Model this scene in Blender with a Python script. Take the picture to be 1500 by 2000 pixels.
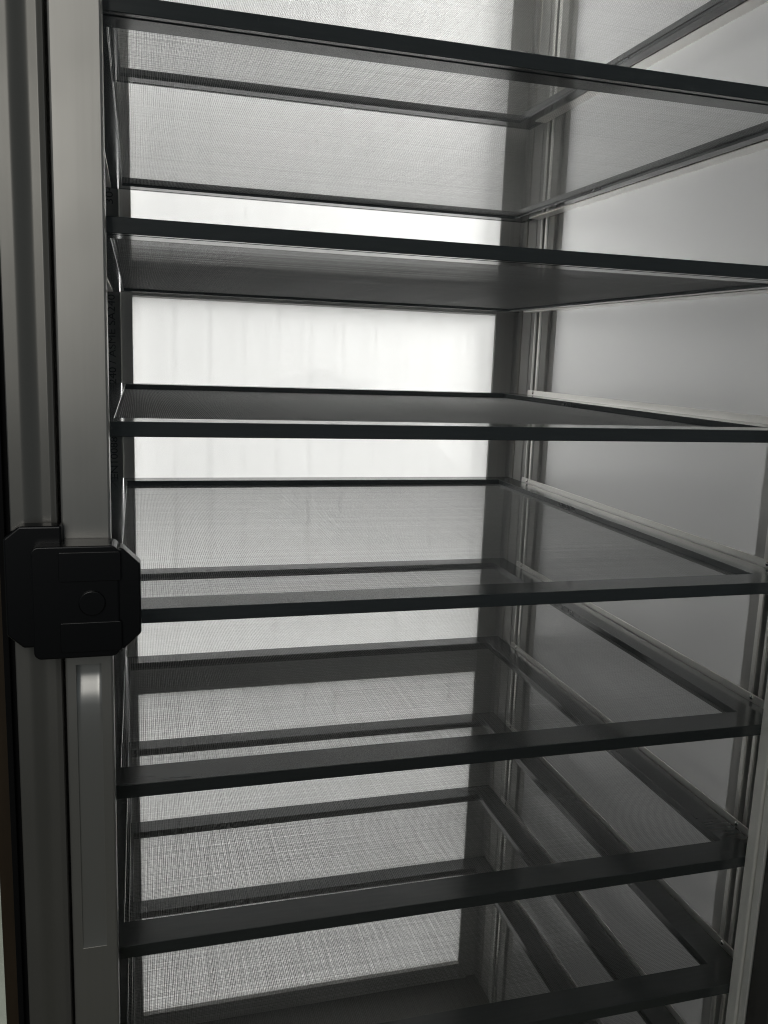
import bpy, bmesh, math, random
from mathutils import Matrix, Vector

for o in list(bpy.data.objects):
    bpy.data.objects.remove(o)
random.seed(7)
C = bpy.context.scene.collection
S = 0.62                      # one unit below = the width of a shelf, 0.62 m

# ------------------------------------------------------------------ camera
cam = bpy.data.cameras.new('camera')
cam.sensor_fit = 'VERTICAL'; cam.sensor_height = 36.0
cam.lens = 1681.95 / 2000 * 36.0
cam.clip_start = 0.01; cam.clip_end = 60
camo = bpy.data.objects.new('camera', cam); C.objects.link(camo)
r = Vector((0.96227832, -0.26964451, 0.03622537)); u = Vector((0.01395563, 0.18189387, 0.98321913))
f = Vector((0.27170881, 0.9456249, -0.17879559))
camo.matrix_world = Matrix(((r.x, u.x, -f.x, 0.07621702*S), (r.y, u.y, -f.y, -0.99850229*S),
                            (r.z, u.z, -f.z, 0.9311698*S), (0, 0, 0, 1)))
bpy.context.scene.camera = camo

# ------------------------------------------------------------------ light
w = bpy.data.worlds.new('World'); bpy.context.scene.world = w; w.use_nodes = True
w.node_tree.nodes['Background'].inputs[0].default_value = (0.80, 0.93, 1.0, 1)
w.node_tree.nodes['Background'].inputs[1].default_value = 0.065

def area(name, loc, target, sx, sy, power, col, spread=180):
    l = bpy.data.lights.new(name, 'AREA'); l.shape = 'RECTANGLE'; l.size = sx*S; l.size_y = sy*S
    l.spread = math.radians(spread); l.energy = power; l.color = col
    o = bpy.data.objects.new(name, l); C.objects.link(o); o.location = Vector(loc)*S
    d = (Vector(target)-Vector(loc)); o.rotation_euler = d.to_track_quat('-Z', 'Y').to_euler()
    return o
area('daylight_behind_cabinet', (0.5, 2.3, 0.55), (0.5, 1.1, 0.55), 2.4, 4.2, 52, (1.0, 0.993, 0.985))
area('daylight_above_cabinet', (0.5, 0.7, 3.3), (0.5, 0.55, 1.7), 1.4, 1.4, 36, (1.0, 0.99, 0.97))
area('daylight_beside_cabinet', (1.85, 1.12, 1.65), (1.02, 0.9, 1.15), 1.0, 0.7, 104, (1.0, 0.99, 0.975))
area('open_sky_in_front', (-0.85, -3.1, 2.3), (-0.4, 0.0, 0.9), 1.5, 3.0, 8.6, (1.0, 0.985, 0.95))

sc = bpy.context.scene
sc.view_settings.view_transform = 'Standard'; sc.view_settings.look = 'None'
sc.view_settings.exposure = 0.17; sc.view_settings.gamma = 1
sc.cycles.filter_width = 1.1; sc.cycles.denoising_prefilter = 'ACCURATE'
sc.cycles.max_bounces = 10; sc.cycles.transparent_max_bounces = 16
sc.cycles.diffuse_bounces = 5; sc.cycles.glossy_bounces = 4
sc.cycles.sample_clamp_indirect = 6

# ------------------------------------------------------------------ materials
def mat(name, col, metal=0, rough=.4, spec=.5, grain=None, bump=0.0, colvar=0.0, rvar=0.0):
    m = bpy.data.materials.new(name); m.use_nodes = True
    nt = m.node_tree; b = nt.nodes['Principled BSDF']
    b.inputs['Base Color'].default_value = (*col, 1); b.inputs['Metallic'].default_value = metal
    b.inputs['Roughness'].default_value = rough; b.inputs['Specular IOR Level'].default_value = spec
    tc = nt.nodes.new('ShaderNodeTexCoord'); mp = nt.nodes.new('ShaderNodeMapping')
    nt.links.new(tc.outputs['Object'], mp.inputs[0])
    mp.inputs['Scale'].default_value = grain or (60, 60, 60)
    n = nt.nodes.new('ShaderNodeTexNoise'); n.inputs['Scale'].default_value = 1; n.inputs['Detail'].default_value = 5
    nt.links.new(mp.outputs[0], n.inputs['Vector'])
    if bump:
        bp = nt.nodes.new('ShaderNodeBump'); bp.inputs['Strength'].default_value = bump
        bp.inputs['Distance'].default_value = 0.0004
        nt.links.new(n.outputs[0], bp.inputs['Height']); nt.links.new(bp.outputs[0], b.inputs['Normal'])
    if colvar:
        mx = nt.nodes.new('ShaderNodeMix'); mx.data_type = 'RGBA'
        mx.inputs[6].default_value = (*[c*(1-colvar) for c in col], 1)
        mx.inputs[7].default_value = (*[min(1, c*(1+colvar)) for c in col], 1)
        nt.links.new(n.outputs[0], mx.inputs[0]); nt.links.new(mx.outputs[2], b.inputs['Base Color'])
    if rvar:
        n2 = nt.nodes.new('ShaderNodeTexNoise'); n2.inputs['Scale'].default_value = 9; n2.inputs['Detail'].default_value = 4
        nt.links.new(tc.outputs['Object'], n2.inputs['Vector'])
        mr = nt.nodes.new('ShaderNodeMapRange'); mr.inputs[1].default_value = .3; mr.inputs[2].default_value = .7
        mr.inputs[3].default_value = rough-rvar; mr.inputs[4].default_value = rough+rvar
        nt.links.new(n2.outputs[0], mr.inputs[0]); nt.links.new(mr.outputs[0], b.inputs['Roughness'])
    return m

M = {}
M['black'] = mat('black_anodised_aluminium', (.042, .047, .049), 0, .14, .7, grain=(30, 300, 300), bump=0, colvar=.15, rvar=.03)
M['wire'] = mat('grey_screen_wire', (.12, .12, .118), .6, .30, .5)
M['spline'] = mat('black_rubber_spline', (.012, .012, .012), 0, .5)
M['rail'] = mat('mill_aluminium', (.90, .885, .85), .8, .30, .5, grain=(400, 3, 400), bump=0, colvar=.04)
M['alu'] = mat('satin_aluminium_post', (.50, .495, .48), .35, .40, .5, grain=(400, 400, 6), bump=.06, colvar=.06, rvar=.05)
M['door'] = mat('satin_aluminium_door', (.46, .447, .415), .7, .36, .5, grain=(300, 300, 4), bump=.05, colvar=.04, rvar=.06)
M['lip'] = mat('bright_slot_lip', (.75, .74, .71), .6, .28, .5, grain=(400, 400, 6), bump=.04, colvar=.05)
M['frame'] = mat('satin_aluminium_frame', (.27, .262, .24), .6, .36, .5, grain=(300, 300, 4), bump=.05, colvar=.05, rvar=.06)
M['post'] = mat('dull_anodised_post', (.40, .395, .38), 0, .6, .2, grain=(400, 400, 6), bump=.05, colvar=.08)
M['pull'] = mat('polished_finger_pull', (.60, .59, .56), .8, .33, .5, grain=(300, 300, 4), bump=.03)
M['jamb'] = mat('satin_aluminium_jamb', (.90, .88, .83), .1, .40, .5, grain=(400, 400, 6), bump=.05, colvar=.04, rvar=.05)
M['dark'] = mat('dark_stile_shade_and_base', (.07, .068, .062), .2, .5, .5, colvar=.2)
M['ink'] = mat('black_mill_print', (.006, .006, .006), 0, .6)
M['sheet'] = mat('dull_steel_sheet', (.13, .13, .125), .4, .42, .5, grain=(8, 300, 14), bump=.08, colvar=.3, rvar=.08)
M['plastic'] = mat('black_latch_plastic', (.006, .006, .0065), 0, .28, .45, grain=(500, 500, 500), bump=.05)
M['gasket'] = mat('black_gasket', (.006, .006, .006), 0, .8, .2)
M['rivet'] = mat('bright_rivet', (.8, .78, .75), 1, .15)
M['wood'] = mat('brown_wood', (.055, .038, .022), 0, .6, .3, grain=(60, 60, 6), bump=.3, colvar=.5)
M['wall'] = mat('pale_wall', (.42, .45, .38), 0, .8, .2, grain=(8, 8, 8), bump=.2, colvar=.12)

M['olive'] = mat('dark_olive_wall', (.035, .036, .026), 0, .8, .2, grain=(8, 8, 8), bump=.2, colvar=.3)
M['floor'] = mat('pale_concrete', (.20, .215, .18), 0, .8, .2, grain=(8, 8, 8), bump=.2, colvar=.2)
def panel_mat(name, col, trans, gr=.12, mixf=.25, ior=1.45):
    m = bpy.data.materials.new(name); m.use_nodes = True; nt = m.node_tree
    nt.nodes.remove(nt.nodes['Principled BSDF'])
    t = nt.nodes.new('ShaderNodeBsdfTranslucent'); t.inputs[0].default_value = (*trans, 1)
    d = nt.nodes.new('ShaderNodeBsdfDiffuse'); d.inputs[0].default_value = (*col, 1)
    g = nt.nodes.new('ShaderNodeBsdfGlossy'); g.inputs['Roughness'].default_value = gr
    a = nt.nodes.new('ShaderNodeMixShader'); a.inputs[0].default_value = mixf
    nt.links.new(t.outputs[0], a.inputs[1]); nt.links.new(d.outputs[0], a.inputs[2])
    fr = nt.nodes.new('ShaderNodeFresnel'); fr.inputs[0].default_value = ior
    b = nt.nodes.new('ShaderNodeMixShader'); nt.links.new(fr.outputs[0], b.inputs[0])
    nt.links.new(a.outputs[0], b.inputs[1]); nt.links.new(g.outputs[0], b.inputs[2])
    nt.links.new(b.outputs[0], nt.nodes['Material Output'].inputs[0])
    tc = nt.nodes.new('ShaderNodeTexCoord'); n = nt.nodes.new('ShaderNodeTexNoise'); n.inputs['Scale'].default_value = 7
    n.inputs['Detail'].default_value = 4
    nt.links.new(tc.outputs['Object'], n.inputs['Vector'])
    mx = nt.nodes.new('ShaderNodeMix'); mx.data_type = 'RGBA'
    mx.inputs[6].default_value = (*[c*.96 for c in trans], 1); mx.inputs[7].default_value = (*trans, 1)
    nt.links.new(n.outputs[0], mx.inputs[0]); nt.links.new(mx.outputs[2], t.inputs[0])
    return m
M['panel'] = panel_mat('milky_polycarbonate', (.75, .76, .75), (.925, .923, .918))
M['rib'] = panel_mat('polycarbonate_web', (.8, .8, .8), (.985, .985, .985), .3, .08)
nt = M['rib'].node_tree; out = nt.nodes['Material Output']; src = out.inputs[0].links[0].from_socket
mx = nt.nodes.new('ShaderNodeMixShader'); tr = nt.nodes.new('ShaderNodeBsdfTransparent'); mx.inputs[0].default_value = .8
nt.links.new(src, mx.inputs[1]); nt.links.new(tr.outputs[0], mx.inputs[2]); nt.links.new(mx.outputs[0], out.inputs[0])
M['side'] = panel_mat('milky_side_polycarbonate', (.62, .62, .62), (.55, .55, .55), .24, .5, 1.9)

def glass_mat():
    m = bpy.data.materials.new('clear_glass'); m.use_nodes = True; nt = m.node_tree
    nt.nodes.remove(nt.nodes['Principled BSDF'])
    t = nt.nodes.new('ShaderNodeBsdfTransparent'); t.inputs[0].default_value = (.985, .99, .985, 1)
    g = nt.nodes.new('ShaderNodeBsdfGlossy'); g.inputs['Roughness'].default_value = .0
    fr = nt.nodes.new('ShaderNodeFresnel')
    ge = nt.nodes.new('ShaderNodeNewGeometry'); ml = nt.nodes.new('ShaderNodeMath'); ml.operation = 'MULTIPLY_ADD'
    nt.links.new(ge.outputs['Backfacing'], ml.inputs[0]); ml.inputs[1].default_value = 1/1.36-1.36; ml.inputs[2].default_value = 1.36
    nt.links.new(ml.outputs[0], fr.inputs[0])      # same reflectance on the way in and out of the pane
    b = nt.nodes.new('ShaderNodeMixShader'); nt.links.new(fr.outputs[0], b.inputs[0])
    nt.links.new(t.outputs[0], b.inputs[1]); nt.links.new(g.outputs[0], b.inputs[2])
    nt.links.new(b.outputs[0], nt.nodes['Material Output'].inputs[0])
    return m
M['glass'] = glass_mat()

# ------------------------------------------------------------------ helpers
def obj(name, bm, m, parent=None, smooth=False, bevel=0, kind=None, seg=2):
    me = bpy.data.meshes.new(name)
    for v in bm.verts: v.co *= S
    bm.normal_update(); bm.to_mesh(me); bm.free()
    me.materials.append(M[m])
    if smooth:
        for p in me.polygons: p.use_smooth = True
    o = bpy.data.objects.new(name, me); C.objects.link(o)
    if bevel:
        b = o.modifiers.new('bevel', 'BEVEL'); b.width = bevel*S; b.segments = seg; b.limit_method = 'ANGLE'
        b.harden_normals = False
    if parent: o.parent = parent
    if kind: o['kind'] = kind
    return o

def box(bm, x0, x1, y0, y1, z0, z1):
    v = [bm.verts.new((x, y, z)) for z in (z0, z1) for y in (y0, y1) for x in (x0, x1)]
    for q in ((0, 2, 3, 1), (4, 5, 7, 6), (0, 1, 5, 4), (2, 6, 7, 3), (0, 4, 6, 2), (1, 3, 7, 5)):
        bm.faces.new([v[i] for i in q])
def bx(*a):
    bm = bmesh.new(); box(bm, *a); return bm
def prism(bm, poly, a, b, axis='z'):
    """closed polygon extruded; axis z: poly in (x,y); axis y: poly in (x,z)"""
    def P(p, t): return (p[0], p[1], t) if axis == 'z' else ((p[0], t, p[1]) if axis == 'y' else (t, p[0], p[1]))
    A = [bm.verts.new(P(p, a)) for p in poly]; B = [bm.verts.new(P(p, b)) for p in poly]
    n = len(poly)
    bm.faces.new(A[::-1]); bm.faces.new(B)
    for i in range(n): bm.faces.new((A[i], A[(i+1) % n], B[(i+1) % n], B[i]))
    bmesh.ops.recalc_face_normals(bm, faces=bm.faces[:])
def pr(poly, a, b, axis='z'):
    bm = bmesh.new(); prism(bm, poly, a, b, axis); return bm
def empty(name, loc, label=None, cat=None, parent=None, group=None):
    o = bpy.data.objects.new(name, None); C.objects.link(o); o.empty_display_size = .02
    o.location = Vector(loc)*S
    if label: o['label'] = label; o['category'] = cat
    if group: o['group'] = group
    if parent: o.parent = parent
    return o

# dimensions fitted to the photograph
D, SP, Z0, H, BW = 1.0566, 0.21704, 1.28287, 0.0172, 0.0487
YB = 1.0866; XA, XB = 0.0640, 0.9525
ZT, ZF = 2.16, -0.86
ztop = lambda k: Z0-k*SP

# ------------------------------------------------------------------ the setting seen past the left edge
room = obj('wall', bx(-9, 9, 5.2, 5.3, -2.2, 6.0), 'olive'); room['kind'] = 'structure'
fl = obj('floor', bx(-9, 9, -9, 1.2, -2.26, -2.2), 'olive'); fl['kind'] = 'structure'  # unseen front part, darkened so its reflection stays out of the glass
pa = obj('path', bx(-9, 9, 1.2, 5.2, -2.26, -2.2), 'floor'); pa['kind'] = 'structure'
wp = obj('wooden_post', bx(-0.1475, -0.100, 0.35, 0.42, -2.2, 3.0), 'wood', bevel=.004)
wp['label'] = 'blurred brown wooden post standing upright beside the left edge of the cabinet'; wp['category'] = 'post'

# ------------------------------------------------------------------ cabinet
cab = empty('drying_cabinet', (0, 0, 0), 'tall aluminium cabinet with milky back panel, glass door and slide-in mesh shelves', 'cabinet')

# back panels between the cross rails
def fluted(z0, z1):
    p = obj('back_panel', bx(XA-.02, XB+.02, YB+.004, YB+.0075, z0-.012, z1+.012), 'panel', cab)
    for i in range(11):
        x = XA+.0105+i*.0800
        obj('panel_web', bx(x, x+.0095, YB+.0145, YB+.016, z0-.01, z1+.01), 'rib', p)
fluted(-.804, .088); fluted(.1685, 1.041); fluted(1.121, 2.12)

def cross(z0, z1):
    bm = bmesh.new()
    prism(bm, [(YB+.003, z0), (YB-.006, z0+.003), (YB-.006, z1-.003), (YB+.003, z1), (YB+.03, z1), (YB+.03, z0)], XA, XB, 'x')
    return obj('cross_rail', bm, 'alu', cab, bevel=.0008)
cross(.088, .1685); cross(1.041, 1.121); cross(-.86, -.804); cross(2.12, 2.16)

# rear posts (extruded profiles), right one fully visible
def rear_post(mx):
    g = [(XB, YB+.03), (XB, YB-.0035), (.9765, YB-.0035), (.9775, YB+.004), (1.006, YB+.004), (1.006, 1.074), (1.0085, 1.073), (1.0085, .999),
         (1.013, .998), (1.013, .9955), (1.0085, .9945), (1.0085, .9632), (1.030, .9632), (1.030, .948), (1.0085, .948), (1.0085, .905),
         (1.0105, .9035), (1.017, .9035), (1.017, .88), (1.075, .88), (1.075, YB+.03)]
    o = obj('rear_post', pr(g, ZF, ZT), 'post', cab, bevel=.0009)
    for y0, y1 in ((.9634, .9725), (.9365, .9478)):
        obj('slot_lip', pr([(1.0055, y0+.0015), (1.0055, y1-.0015), (1.0083, y1), (1.0083, y0)], ZF, ZT), 'lip', o)
    obj('slot_lip', pr([(1.0062, 1.046), (1.0062, 1.0545), (1.0083, 1.056), (1.0083, 1.044)], ZF, ZT), 'door', o)
rear_post(False)
# left rear corner: narrow flange beside the panel and a dull steel sheet carrying the mill print
obj('rear_post', pr([(XA, YB+.03), (XA, YB-.0035), (.0385, YB-.0035), (.0385, YB+.03)], ZF, ZT), 'alu', cab, bevel=.0007)
sheet = obj('steel_sheet', pr([(.0375, YB-.008), (.0375, YB-.0115), (-.045, YB-.0115), (-.045, YB-.008)], ZF, ZT), 'sheet', cab)
def mill_print(txt, zc, pitch_len):
    cu = bpy.data.curves.new('t', 'FONT'); cu.body = txt; cu.size = .0225*S; cu.extrude = 0; cu.offset = .0
    t = bpy.data.objects.new('t', cu); C.objects.link(t)
    bpy.context.view_layer.update()
    me = bpy.data.meshes.new_from_object(t.evaluated_get(bpy.context.evaluated_depsgraph_get()))
    bpy.data.objects.remove(t)
    wd = max(v.co.x for v in me.vertices)-min(v.co.x for v in me.vertices)
    k = pitch_len*S/wd
    for v in me.vertices:
        x, y = v.co.x*k, v.co.y
        v.co = Vector((.0265*S-y, (YB-.0119)*S, zc*S+x))
    me.materials.append(M['ink'])
    o = bpy.data.objects.new('mill_print', me); C.objects.link(o); o.parent = sheet
mill_print('EN10088-2 ASTM A240 / ASME SA240', .626, .415)
mill_print('304', 1.235, .040)

# side panels
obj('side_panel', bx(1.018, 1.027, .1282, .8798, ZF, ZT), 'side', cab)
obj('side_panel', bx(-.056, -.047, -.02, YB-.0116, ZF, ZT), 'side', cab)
# front post on the right wall, with its grooves
g = [(1.017, .128), (1.017, .098), (1.010, .097), (1.0085, .095), (1.0085, .0845), (1.030, .0845), (1.030, .0725), (1.0085, .0725), (1.0085, .064),
     (1.0125, .063), (1.0125, .060), (1.0085, .059), (1.0085, .0), (1.09, 0), (1.09, .128)]
fp = obj('front_post', pr(g, ZF, ZT), 'alu', cab, bevel=.0008)
for y0, y1 in ((.0848, .0945), (.0645, .0722)):
    obj('slot_lip', pr([(1.0058, y0+.001), (1.0058, y1-.001), (1.0083, y1), (1.0083, y0)], ZF, ZT), 'rail', fp)
# jamb: inner side faces the opening, two shallow grooves
g = [(.9555, -.0018), (.9535, -.004), (.9535, -.0205), (.9545, -.0225), (.962, -.0235), (.962, -.0262), (.9545, -.0272),
     (.9545, -.040), (.985, -.041), (1.10, -.041), (1.10, -.0018)]
obj('front_jamb', pr(g, ZF-.05, ZT+.05), 'jamb', cab, bevel=.0008)
obj('front_jamb', pr([(.030, -.041), (.030, -.006), (-.056, -.006), (-.056, -.041)], ZF-.05, ZT+.05), 'alu', cab, bevel=.001)
obj('base_plate', bx(-.056, 1.09, -.02, YB+.03, ZF-.02, ZF-.001), 'dark', cab)
obj('roof_panel', bx(-.03, 1.04, .03, YB-.01, ZT+.002, ZT+.008), 'panel', cab)
obj('roof_rail', bx(-.056, 1.09, -.0418, .03, ZT+.001, ZT+.06), 'alu', cab)

# angle rails carrying the shelves, one left and one right under each
def angle(zb, right):
    t = .0022; x1 = 1.0035; xin = .9755; up = H+.0115
    g = [(xin, zb-t), (xin, zb-.0003), (x1-t, zb-.0003), (x1-t, zb+up), (x1, zb+up), (x1, zb-t)]
    if right: y0, y1 = .045, .975
    else:
        g = [(1-x, z) for x, z in g]; y0, y1 = .02, 1.03
    o = obj('shelf_rail', pr(g, y0, y1, 'y'), 'rail', cab, bevel=.0005)
    for y in (.079, .944) if right else (.079, .944):
        bm = bmesh.new(); bmesh.ops.create_uvsphere(bm, u_segments=14, v_segments=8, radius=.0038)
        for v in bm.verts: v.co = Vector((v.co.x*.55, v.co.y, v.co.z))+Vector(((x1-t-.0004) if right else 1-(x1-t-.0004), y, zb+H+.0058))
        obj('rivet', bm, 'rivet', o, smooth=True)
    # spacer that stands the rail off the wall, hidden behind it
for k in range(-1, 9):
    angle(ztop(k)-H, True); angle(ztop(k)-H, False)

# frame member left of the door, gasket and trim at its outer edge
lm = empty('left_frame', (0, 0, .6), parent=cab); lm.rotation_euler[1] = math.radians(.16)
def chan(x0, x1, y, n=60):
    pts = [(x1, -.02), (x1, y+.005)]
    for i in range(n+1):
        t = i/n; x = x1-.0010-(x1-x0-.002)*t
        e = min(1, max(0, (x+.0385)/.0185)); e = e*e*(3-2*e)      # ramp back towards the door, shaped to shade a dark band
        b = max(0, (x-(-.013))/.007)
        pts.append((x, y+.0062*e-.0042*min(1, b)**2*(3-2*min(1, b))))
    pts += [(x0, y+.001), (x0, -.02)]
    return pts
zc = .6
obj('frame_face', pr([(x, y) for x, y in chan(-.0505, -.0058, -.083)], -1.5-zc, 2.3-zc), 'frame', lm)
obj('gasket', bx(-.0565, -.0508, -.070, -.02, -1.5-zc, 2.3-zc), 'gasket', lm)
obj('outer_trim', bx(-.0625, -.0568, -.078, -.0, -1.5-zc, 2.3-zc), 'gasket', lm, bevel=.0006)

# ------------------------------------------------------------------ door
door = empty('glass_door', (0, 0, .6), parent=cab); door.rotation_euler[1] = math.radians(.16)
XL, XR, YF = -.0028, .0452, -.080
hz0, hz1, hx0, hx1 = .262-zc, .598-zc, .0078, .0335
bm = bmesh.new()
gl = [(XL, -.045), (XL, YF+.0022), (XL+.0008, YF+.0006), (XL+.0022, YF), (XR-.0022, YF), (XR-.0008, YF+.0006), (XR, YF+.0022), (XR, -.045)]
prism(bm, gl, hz1, 2.3-zc); prism(bm, gl, -1.5-zc, hz0)
prism(bm, [(XL, -.045), (XL, YF+.0022), (XL+.0008, YF+.0006), (XL+.0022, YF), (hx0, YF), (hx0, -.045)], hz0, hz1)
prism(bm, [(hx1, -.045), (hx1, YF), (XR-.0022, YF), (XR-.0008, YF+.0006), (XR, YF+.0022), (XR, -.045)], hz0, hz1)
stile = obj('stile', bm, 'door', door)
# scooped finger pull let into the stile
bm = bmesh.new(); rows = []
prof = [(0, .0120), (.013, .0123), (.018, .0116), (.024, .0095), (.031, .0070), (.039, .0048), (.048, .0040), (.060, .0034), (.08, .0030), (.12, .0029), (.20, .0027), (.28, .0024), (.325, .0020), (.336, .0006)]
N = 12
for s_, d in prof:
    row = []
    for i in range(N+1):
        t = i/N; e = min(t, 1-t)
        row.append(bm.verts.new((hx0+(hx1-hx0)*t, YF+d-(.0016 if d > .003 else 0)*max(0, 1-e/.12)**2, hz1-s_)))
    rows.append(row)
for a, b in zip(rows, rows[1:]):
    for i in range(N): bm.faces.new((a[i], a[i+1], b[i+1], b[i]))
obj('finger_pull', bm, 'pull', stile, smooth=True)
obj('stile', pr([(.957, -.084), (.957, -.043), (1.03, -.043), (1.03, -.084)], -1.5-zc, 2.3-zc), 'dark', door, bevel=.001)  # right stile lies in shadow; the shade is put into its dark colour
obj('glass_pane', bx(.0450, .958, -.0605, -.0580, -1.5-zc, 2.3-zc), 'glass', door)

# latch: body across the joint, eight-sided wings behind it, round button
def rrect(x0, x1, z0, z1, rr, n=6):
    pts = []
    for cx, cz, a0 in ((x1-rr, z1-rr, 0), (x0+rr, z1-rr, 90), (x0+rr, z0+rr, 180), (x1-rr, z0+rr, 270)):
        for i in range(n+1):
            a = math.radians(a0+90*i/n); pts.append((cx+rr*math.cos(a), cz+rr*math.sin(a)))
    return pts
latch = empty('door_latch', (0, 0, 0), 'black plastic latch block with eight-sided wings clamped over the door edge', 'latch')
latch['label'] = 'black plastic door latch with a round button, clamped across the aluminium stile'
obj('latch_body', pr(rrect(-.0285, .0538, .6185, .7345, .0075), -.1175, -.0815, 'y'), 'plastic', latch, bevel=.0016, seg=3)
oc = [(.030, .731), (.0575, .731), (.0752, .7135), (.0752, .6405), (.0575, .624), (.030, .624)]
obj('latch_wing', pr(oc, -.1140, -.0900, 'y'), 'plastic', latch, bevel=.0022, seg=3)
oc = [(-.0005, .752), (-.0400, .752), (-.0552, .7395), (-.0552, .640), (-.0400, .6260), (-.0005, .6260)]
obj('latch_wing', pr(oc, -.1005, -.0812, 'y'), 'plastic', latch, bevel=.0022, seg=3)
for z0, z1 in ((.6985, .7285), (.6250, .6560)):
    obj('raised_pad', pr(rrect(-.0030, .0560, z0, z1, .002, 3), -.1188, -.1165, 'y'), 'plastic', latch, bevel=.0006)
bm = bmesh.new()
ring = [(.0278+.0128*math.cos(a*math.pi/20), .6760+.0128*math.sin(a*math.pi/20)) for a in range(40)]
prism(bm, ring, -.1205, -.1165, 'y')
obj('button', bm, 'plastic', latch, bevel=.0010)

# ------------------------------------------------------------------ shelves
def bar_profile(inner_low=True):
    """cross-section, u = distance from the outer side (0) to the inner side (BW), v = height below the top"""
    return [(.0006, 0), (BW-.0006, 0), (BW, .0006), (BW, H*.62), (BW-.003, H*.62), (BW-.003, H*.70), (BW-.0005, H*.70), (BW-.0005, H-.0008), (BW-.0012, H),
            (.0150, H), (.0146, H-.0052), (.0090, H-.0052), (.0086, H), (.0008, H), (0, H-.0008), (0, .0006)]
def mitred(kind):
    P = bar_profile(); bm = bmesh.new()
    def at(end, uu, vv):
        if kind == 'front': return ((uu if end == 0 else 1-uu), uu, -vv)
        if kind == 'back': return ((uu if end == 0 else 1-uu), D-uu, -vv)
        if kind == 'left': return (uu, (uu if end == 0 else D-uu), -vv)
        return (1-uu, (uu if end == 0 else D-uu), -vv)
    A = [bm.verts.new(at(0, *p)) for p in P]; B = [bm.verts.new(at(1, *p)) for p in P]
    n = len(P)
    for i in range(n): bm.faces.new((A[i], A[(i+1) % n], B[(i+1) % n], B[i]))
    bm.faces.new(A[::-1]); bm.faces.new(B)
    bmesh.ops.recalc_face_normals(bm, faces=bm.faces[:])
    return bm
def spline_cord():
    bm = bmesh.new(); z1, z0 = -H+.0030, -H+.0052+.0001
    a, b = .0098, .0138
    for x0, x1, y0, y1 in ((a, 1-a, a, b), (a, 1-a, D-b, D-a), (a, b, b, D-b), (1-b, 1-a, b, D-b)):
        box(bm, x0, x1, y0, y1, -H+.0012, -H+.0050)
    return bm
def screen(seed):
    rnd = random.Random(seed); vs = []; fs = []
    pxp, pyp = .0028, .0029
    zc = -H*.66
    def wire(p0, along_x, L, seg):
        base = len(vs); fr = rnd.uniform(9, 34); ph = rnd.uniform(0, 6.28); amp = rnd.uniform(.00003, .00015); dr = rnd.uniform(-.00010, .00010)
        K = 5; rad = (.000135 if along_x else .00019)*rnd.uniform(.88, 1.12)
        for i in range(seg+1):
            t = i/seg
            off = amp*math.sin(ph+t*fr)+amp*.6*math.sin(2*ph+t*fr*2.7)+dr*t + .0009*math.sin(3.1*t+p0*4)*(1 if along_x else .6)
            for j in range(K):
                a = 2*math.pi*j/K
                c, s_ = rad*math.cos(a), rad*math.sin(a)
                if along_x: vs.append(((BW-.002+L*t)*S, (p0+off+c)*S, (zc+s_)*S))
                else: vs.append(((p0+off+c)*S, (BW-.002+L*t)*S, (zc+.0001+s_)*S))
        for i in range(seg):
            for j in range(K):
                a = base+i*K+j; b = base+i*K+(j+1) % K
                fs.append((a, b, b+K, a+K))
    y = BW-.001; jy = jx = 0
    while y < D-BW+.001:
        jy = jy*.7+rnd.gauss(0, .00012); wire(y+jy, True, 1-2*BW+.004, 40); y += pyp
    x = BW-.001
    while x < 1-BW+.001:
        jx = jx*.5+rnd.gauss(0, .00008); wire(x+jx, False, D-2*BW+.004, 40); x += pxp
    me = bpy.data.meshes.new('mesh_screen'); me.from_pydata(vs, [], fs)
    me.polygons.foreach_set('use_smooth', [True]*len(me.polygons)); me.materials.append(M['wire']); me.update()
    return me
screens = [screen(1), screen(2)]

labels = {
    -1: 'uppermost black framed mesh shelf, its front bar above the picture',
    0: 'mesh shelf seen from beneath, front bar slanting down from the top left corner',
    1: 'mesh shelf just above eye level, second front bar from the top of the picture',
    2: 'mesh shelf at eye level, third front bar from the top, almost edge on',
    3: 'mesh shelf whose front bar runs out level with the black latch',
    4: 'mesh shelf whose front bar meets the stile beside the finger pull',
    5: 'mesh shelf whose front bar meets the stile at the foot of the finger pull',
    6: 'mesh shelf whose front bar crosses the bottom of the picture',
    7: 'mesh shelf second from the bottom, seen only through the meshes above it',
    8: 'lowest mesh shelf, seen only dimly through the meshes above it',
}
root = empty('mesh_shelf', (0, 0, 0), labels[-1], 'shelf', group='black framed mesh shelves slid into the cabinet')
obj('front_bar', mitred('front'), 'black', root); obj('back_bar', mitred('back'), 'black', root)
obj('side_bar', mitred('left'), 'black', root); obj('side_bar', mitred('right'), 'black', root)
obj('spline', spline_cord(), 'spline', root)
ms = bpy.data.objects.new('mesh_screen', screens[0]); C.objects.link(ms); ms.parent = root; ms['kind'] = 'stuff'
parts = list(root.children)
for k in range(-1, 9):
    if k == -1: rr = root
    else:
        rr = root.copy(); C.objects.link(rr); rr['label'] = labels[k]
        for p in parts:
            c = p.copy(); C.objects.link(c); c.parent = rr
            if p is ms and k % 2: c.data = screens[1]
    rr.location = (random.uniform(-.0006, .0006)*S, random.uniform(-.002, .002)*S, ztop(k)*S)

# stand each root at the base of its thing
def rebase(root, loc):
    loc = Vector(loc)*S
    for c in root.children: c.location -= loc
    root.location += loc
rebase(cab, (.5, .5, ZF-.02)); rebase(latch, (.012, -.082, .6185))
